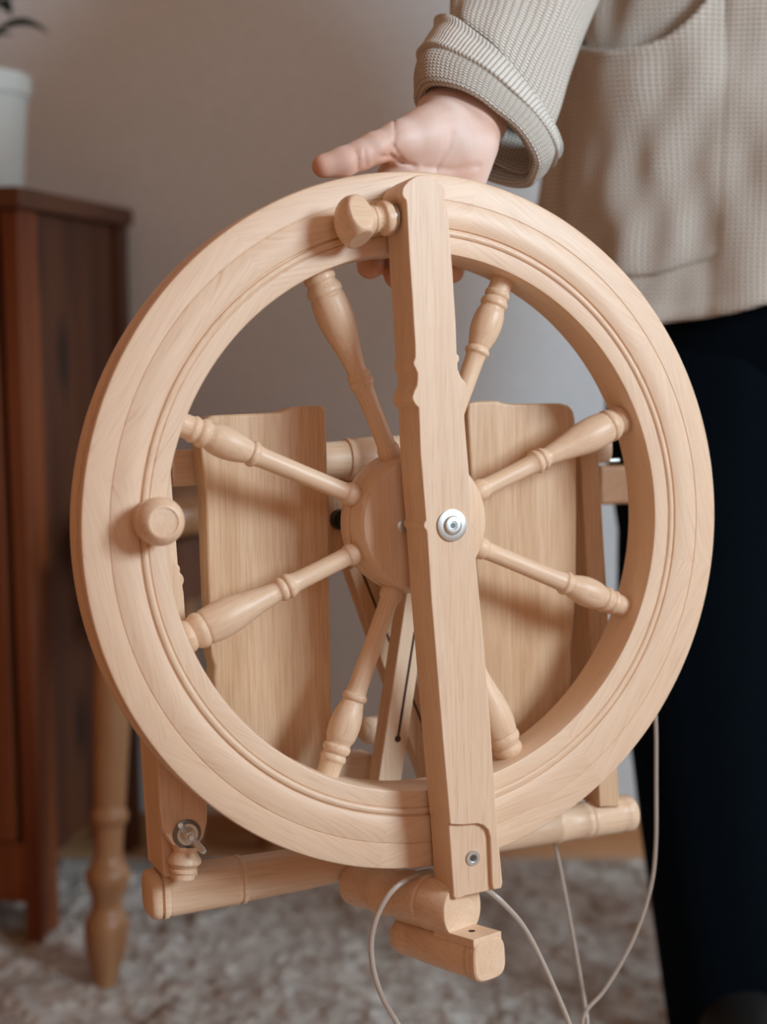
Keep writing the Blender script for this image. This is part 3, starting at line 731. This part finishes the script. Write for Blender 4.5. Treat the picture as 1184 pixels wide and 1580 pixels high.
Ra = ring(792, 50, 1.100, 92, 62, -14, -58, .036)
Rb = ring(806, -10, 1.14, 104, 44, -10, -56, .04)
Rc = ring(846, -130, 1.22, 112, 40, -10, -56, .045)
Rd = ring(920, -300, 1.34, 118, 60, -10, -56, .05)
Re = ring(990, -430, 1.42, 90, 90, -10, -50, .05)
def rp(amp, fr, seed):
    return lambda a, j, p: amp*noise.noise(Vector((math.cos(a)*fr, math.sin(a)*fr, seed+p.y*14)))
def chain(rs, k):
    out = []
    for i in range(len(rs)-1):
        for j in range(k):
            s = j/k; g_ = lambda q: rs[min(max(q, 0), len(rs)-1)]
            def cr(a, b, c_, d): return .5*((2*b)+(-a+c_)*s+(2*a-5*b+4*c_-d)*s*s+(-a+3*b-3*c_+d)*s**3)
            out.append(tuple(cr(Vector(g_(i-1)[q]), Vector(g_(i)[q]), Vector(g_(i+1)[q]), Vector(g_(i+2)[q])) for q in range(3)))
    out.append(rs[-1]); return out
loft('sleeve', chain([rlerp(R0, R1, .5, -.012), R0, Ra, Rb, Rc, Rd, Re], 8), KNIT, ripple=rp(.007, 1.6, 1.0))
def cuff(name, A, B, thick, mat, seed, lipA=.003, lipB=.003, bulge=.003, amp=.003, off0=0):
    rr = []
    for t in np.linspace(0, 1, 9): rr.append(rlerp(A, B, t, off0+bulge*math.sin(PI*t)+(lipA*math.exp(-(t/.1)**2)+lipB*math.exp(-((1-t)/.1)**2))))
    for a_ in (60, 20, -20, -60): rr.append(rlerp(A, B, 1+.05*math.cos(rad(a_)), off0-thick/2+thick/2*math.sin(rad(a_))))
    for t in np.linspace(1, 0, 7): rr.append(rlerp(A, B, t, off0-thick))
    for a_ in (-60, -20, 20, 60): rr.append(rlerp(A, B, -.06*math.cos(rad(a_)), off0-thick/2+thick/2*math.sin(rad(a_))))
    return loft(name, rr, mat, n=140, closed_profile=True, ripple=rp(amp, 1.9, seed))
cuff('cuff_fold', R3, R2, .0055, KNITC, 5.0, lipA=.0012, bulge=.0035, amp=.0035)
cuff('cuff_band', rlerp(R3, R2, .86, 0), R1, .005, KNITR, 5.2, lipA=.0015, lipB=.0035, bulge=.001, amp=.0035, off0=.0035)
R3b = ring(748, 200, 1.032, 88, 50, -23, -68, .030)
cuff('cuff_lining', R3b, rlerp(R2, R1, .5, 0), .004, KNITC, 8.0, bulge=-.002, amp=.004, off0=-.007)

# --- the other arm hangs at the side, outside the frame
def chain_pts(ch, k): return [Vector(p) for p in ch]
AP = [Vector((.475, 1.46, 1.405)), Vector((.545, 1.46, 1.30)), Vector((.585, 1.45, 1.02)), Vector((.588, 1.41, .86))]
AR = [.050, .060, .054, .047]
cen = spline(AP, 8); V = []; Fc = []; n = 48; m = len(cen)
for j, c_ in enumerate(cen):
    t = j/(m-1)*3; i0 = min(int(t), 2); r = AR[i0]+(AR[i0+1]-AR[i0])*(t-i0)
    for i in range(n):
        a = 2*PI*i/n; rr = r*(1+.05*noise.noise(Vector((math.cos(a)*2, math.sin(a)*2, c_.z*12))))
        V.append(c_+Vector((rr*math.cos(a), rr*math.sin(a), 0))-PO)
for j in range(m-1):
    for i in range(n): Fc.append((j*n+i, j*n+(i+1) % n, (j+1)*n+(i+1) % n, (j+1)*n+i))
o2 = mk('sleeve', V, Fc, KNIT, person, sharp=180); q = o2.modifiers.new('t', 'SOLIDIFY'); q.thickness = .004
uvq = o2.data.uv_layers.new(name='UVMap')
for p in o2.data.polygons:
    vs = [o2.data.loops[li].vertex_index for li in p.loop_indices]; wr = max(v % n for v in vs) > n-2 and min(v % n for v in vs) == 0
    for li, v in zip(p.loop_indices, vs):
        i = v % n; uvq.data[li].uv = ((n if wr and i == 0 else i)/n*.33, o2.data.vertices[v].co.z)
st2 = .0022; lo2 = np.array([.53, 1.30, .64]); hi2 = np.array([.64, 1.46, .95]); dm = np.ceil((hi2-lo2)/st2).astype(int)
g = np.stack(np.meshgrid(*[lo2[i]+np.arange(dm[i])*st2 for i in range(3)], indexing='ij'), -1).astype(np.float32)
ha = Vector((.588, 1.40, .83)); f2 = None
for (a, b, ra, rb_) in (((.588, 1.41, .90), (.588, 1.398, .835), .027, .023), ((.588, 1.388, .83), (.590, 1.362, .775), .017, .012), ((.588, 1.395, .83), (.592, 1.382, .768), .017, .012), ((.588, 1.402, .83), (.592, 1.402, .768), .017, .012), ((.588, 1.41, .83), (.590, 1.420, .775), .016, .011), ((.585, 1.385, .825), (.580, 1.358, .800), .015, .011)):
    d = round_cone(g, a, b, ra, rb_); f2 = d if f2 is None else smin(f2, d, .008)
for ch in ([(.590, 1.362, .775, .0095), (.586, 1.354, .735, .0085), (.578, 1.354, .705, .0075)], [(.592, 1.382, .768, .0095), (.588, 1.376, .725, .0085), (.579, 1.376, .692, .0075)], [(.592, 1.402, .768, .009), (.588, 1.400, .728, .0082), (.579, 1.398, .697, .0072)],
           [(.590, 1.420, .775, .0085), (.586, 1.422, .742, .0075), (.578, 1.420, .718, .0065)], [(.580, 1.358, .800, .011), (.572, 1.342, .775, .0095), (.566, 1.334, .750, .0082)]):
    fd = None
    for a, b in zip(ch[:-1], ch[1:]):
        d = round_cone(g, a[:3], b[:3], a[3], b[3]); fd = d if fd is None else smin(fd, d, .003)
    f2 = smin(f2, fd, .004)
V2, F2 = surface_nets(f2, lo2, st2)
mk('hand', [Vector(v)-PO for v in V2], F2, SKIN, person, sharp=180)

# --- neck and head, above the frame
lo3 = np.array([.24, 1.31, 1.36]); hi3 = np.array([.465, 1.58, 1.74]); st3 = .003; dm = np.ceil((hi3-lo3)/st3).astype(int)
g = np.stack(np.meshgrid(*[lo3[i]+np.arange(dm[i])*st3 for i in range(3)], indexing='ij'), -1).astype(np.float32)
def un(parts, k):
    r_ = None
    for p in parts:
        d = round_cone(g, *p); r_ = d if r_ is None else smin(r_, d, k)
    return r_
hx0 = .352
fh = un([((hx0, 1.46, 1.38), (hx0, 1.45, 1.52), .056, .050), ((hx0, 1.435, 1.635), (hx0, 1.475, 1.625), .075, .078), ((hx0, 1.405, 1.60), (hx0, 1.385, 1.548), .062, .036)], .02)
fh = smin(fh, un([((hx0, 1.352, 1.612), (hx0, 1.331, 1.583), .008, .012)], .005), .008)
for sx in (-1, 1):
    fh = smin(fh, un([((hx0+sx*.074, 1.452, 1.612), (hx0+sx*.076, 1.450, 1.585), .012, .008)], .005), .006)
    fh = -smin(-fh, round_cone(g, (hx0+sx*.030, 1.335, 1.612), (hx0+sx*.032, 1.335, 1.612), .014, .014), .008)
fh = smin(fh, un([((hx0-.018, 1.350, 1.556), (hx0+.018, 1.350, 1.556), .005, .005), ((hx0-.015, 1.351, 1.548), (hx0+.015, 1.351, 1.548), .0055, .0055)], .002), .004)
Vq, Fq = surface_nets(fh, lo3, st3); hd = mk('head', [Vector(v)-PO for v in Vq], Fq, SKIN, person, sharp=180)
for sx in (-1, 1):
    turned('eye', Vector((hx0+sx*.030, 1.366, 1.612))-PO, Vector((hx0+sx*.030, 1.342, 1.612))-PO, [(0, .001), (.1, .0072), (.3, .011), (.5, .012), (.7, .011), (.9, .0072), (1, .001)], WHITE, hd, n=20)
fr = un([((hx0, 1.445, 1.645), (hx0, 1.485, 1.63), .086, .088), ((hx0, 1.50, 1.60), (hx0, 1.495, 1.47), .078, .06)], .02)
front = np.minimum(1.425-g[..., 1], 1.675-g[..., 2])
fr = np.maximum(np.maximum(fr, front), -(fh+.001))
Vq, Fq = surface_nets(fr, lo3, st3)
HAIR = plain('dark_blonde_hair', (.16, .10, .055), .55, bump=.4, bscale=150)
mk('hair', [Vector(v)-PO for v in Vq], Fq, HAIR, hd, sharp=180)

# --- cardigan body
tx, ty, ta, tb = .352, 1.45, .192, .135
def hemz(x): return .786+.24*max(0, x-.255)+.30*max(0, .245-x)+.003*math.sin((x-.2)*40)
def torso(th, z, off=0.0):
    k = 1+.08*max(0, (1.05-z))-.25*max(0, z-1.28)-(5.5*(z-1.31)**1.5 if z > 1.31 else 0)
    d = .012*noise.noise(Vector((math.cos(th)*2.2, math.sin(th)*2.2, z*5)))+.008*noise.noise(Vector((math.cos(th)*5+z*6, math.sin(th)*5, z*15+5-math.cos(th)*4)))
    # soft ridge of the button band at the front
    x = tx+ta*k*math.cos(th); r = 1
    return Vector((x+math.cos(th)*(d+off), ty+tb*k*math.sin(th)+math.sin(th)*(d+off), z))
NT, NZ = 220, 130; V = []; Fc = []
zt_ = 1.43
for j in range(NZ+1):
    s = j/NZ
    for i in range(NT):
        th = 2*PI*i/NT; p0 = torso(th, 1.0); z0 = hemz(p0.x); z = z0+(zt_-z0)*s
        hemroll = .0035*math.exp(-((s*(zt_-z0)-.007)/.007)**4)
        pb = 0.004*math.exp(-(((th-rad(256.5))/rad(2.0))**2)) if True else 0
        step = .006/(1+math.exp((rad(258)-th)/rad(.8))) if th > PI else .006
        V.append(torso(th, z, hemroll+pb+(step if th > PI and th < 1.7*PI else 0))-PO)
for j in range(NZ):
    for i in range(NT): Fc.append((j*NT+i, j*NT+(i+1) % NT, (j+1)*NT+(i+1) % NT, (j+1)*NT+i))
# shoulders close over the top
V.append(Vector((tx, ty, zt_+.05))-PO); Fc += [(NZ*NT+i, NZ*NT+(i+1) % NT, len(V)-1) for i in range(NT)]
card = mk('cardigan', V, Fc, KNIT, person, sharp=180)
def uv_metres(o, fn):
    uv = o.data.uv_layers.new(name='UVMap'); me = o.data
    for p in me.polygons:
        for li in p.loop_indices: uv.data[li].uv = fn(me.vertices[me.loops[li].vertex_index].co)
def cyl_uv(co):
    a = math.atan2((co.y+PO.y-ty)/tb, (co.x+PO.x-tx)/ta) % (2*PI); return (a*.165, co.z)
uv_metres(card, cyl_uv)
so_ = card.modifiers.new('t', 'SOLIDIFY'); so_.thickness = .003
# patch pocket, laid on the cardigan: grid between its top curve and its bottom seam
def hit(px_, py_):
    o_ = Vector((0, 0, CAM_Z)); d = (CAMW.to_3x3() @ K(px_, py_, 1)); 
    k = 1.0
    for _ in range(4):
        A = (d.x/(ta*k))**2+(d.y/(tb*k))**2; B = 2*((o_.x-tx)*d.x/(ta*k)**2+(o_.y-ty)*d.y/(tb*k)**2); Cq = ((o_.x-tx)/(ta*k))**2+((o_.y-ty)/(tb*k))**2-1
        disc = B*B-4*A*Cq; t = (-B-math.sqrt(max(disc, 0)))/(2*A); p = o_+d*t; k = 1+.08*max(0, 1.05-p.z)
    return math.atan2((p.y-ty)/tb, (p.x-tx)/ta) % (2*PI), p.z
top = spline([Vector(p) for p in ((902, 62, 0), (918, 74, 0), (940, 82, 0), (985, 84, 0), (1025, 72, 0), (1062, 46, 0), (1094, 5, 0), (1118, -50, 0))], 8)
bot = spline([Vector(p) for p in ((868, 396, 0), (905, 415, 0), (960, 428, 0), (1010, 425, 0), (1060, 410, 0), (1100, 398, 0), (1130, 388, 0))], 9)
npk = 56; mv = 44; V = []; Fc = []
def samp(P, t): q = t*(len(P)-1); i = min(int(q), len(P)-2); return P[i].lerp(P[i+1], q-i)
for j in range(mv+1):
    s = j/mv
    for i in range(npk+1):
        t = i/npk; p = samp(top, t).lerp(samp(bot, t), s); th, z = hit(p.x, p.y)
        off = .0035+.018*math.exp(-(s/.30)**2)*math.sin(PI*t)**.7+.0035*math.exp(-(s/.035)**2)
        off *= min(1, (1-s)/.03+.2)*min(1, t/.02+.3)*min(1, (1-t)/.02+.3)
        V.append(torso(th, z, off)-PO)
for j in range(mv):
    for i in range(npk): a = j*(npk+1)+i; Fc.append((a, a+1, a+npk+2, a+npk+1))
pk = mk('pocket', V, Fc, KNIT, card, sharp=180); uv_metres(pk, cyl_uv)
q = pk.modifiers.new('t', 'SOLIDIFY'); q.thickness = .003

# --- trousers and shoes
def leg(edges, D, right_shift, name):
    rs = []
    for (ex, ey, r) in edges:
        p = Wd(ex, ey, D); rs.append((Vector((p.x+r+right_shift, 0, p.z)), r))
    return rs
ed = [(915, 480, .098), (948, 600, .096), (950, 715, .092), (968, 830, .087), (972, 1000, .082), (985, 1130, .078), (1020, 1340, .072), (1058, 1580, .066), (1080, 1720, .062)]
V = []; Fc = []; n = 48
def legmesh(shift, yc):
    rs = leg(ed, 1.42, shift, ''); last = rs[-1]; rs.append((Vector((last[0].x+.004, 0, .05)), .060)); base_i = len(V)
    for k, (c_, r) in enumerate(rs):
        for i in range(n):
            a = 2*PI*i/n; w_ = 1+.06*noise.noise(Vector((math.cos(a)*2, math.sin(a)*2+shift*9, c_.z*9)))
            V.append(Vector((c_.x+r*w_*math.cos(a), yc+r*.95*w_*math.sin(a), c_.z))-PO)
    m = len(rs)
    for j in range(m-1):
        for i in range(n): Fc.append((base_i+j*n+i, base_i+j*n+(i+1) % n, base_i+(j+1)*n+(i+1) % n, base_i+(j+1)*n+i))
    Fc.append(tuple(base_i+i for i in range(n))); Fc.append(tuple(base_i+(m-1)*n+i for i in range(n)))
    return rs
r1 = legmesh(0, 1.46); r2 = legmesh(.185, 1.50)
tr = mk('trousers', V, Fc, TROU, person, sharp=60)
V, Fc = turn_mesh((.335, 1.46, .74), (.335, 1.46, .96), [(0, .12), (.2, .165), (1, .165)], 48)
mk('trouser_waist', [Vector((tx+(v.x-.335), 1.46+(v.y-1.46)*.68, v.z))-PO for v in V], Fc, TROU, tr)
for rs, yc in ((r1, 1.46), (r2, 1.50)):
    c_ = rs[-1][0]
    V, Fc = turn_mesh((c_.x, yc+.08, .045), (c_.x-.01, yc-.19, .03), [(0, .02), (.05, .036), (.3, .044), (.6, .045), (.85, .04), (.97, .025), (1, .01)], 32, up=(0, 0, 1))
    mk('shoe', [Vector((v.x, v.y, max(v.z, .002)+.018))-PO for v in V], Fc, SHOE, person)
bpy.context.view_layer.update()
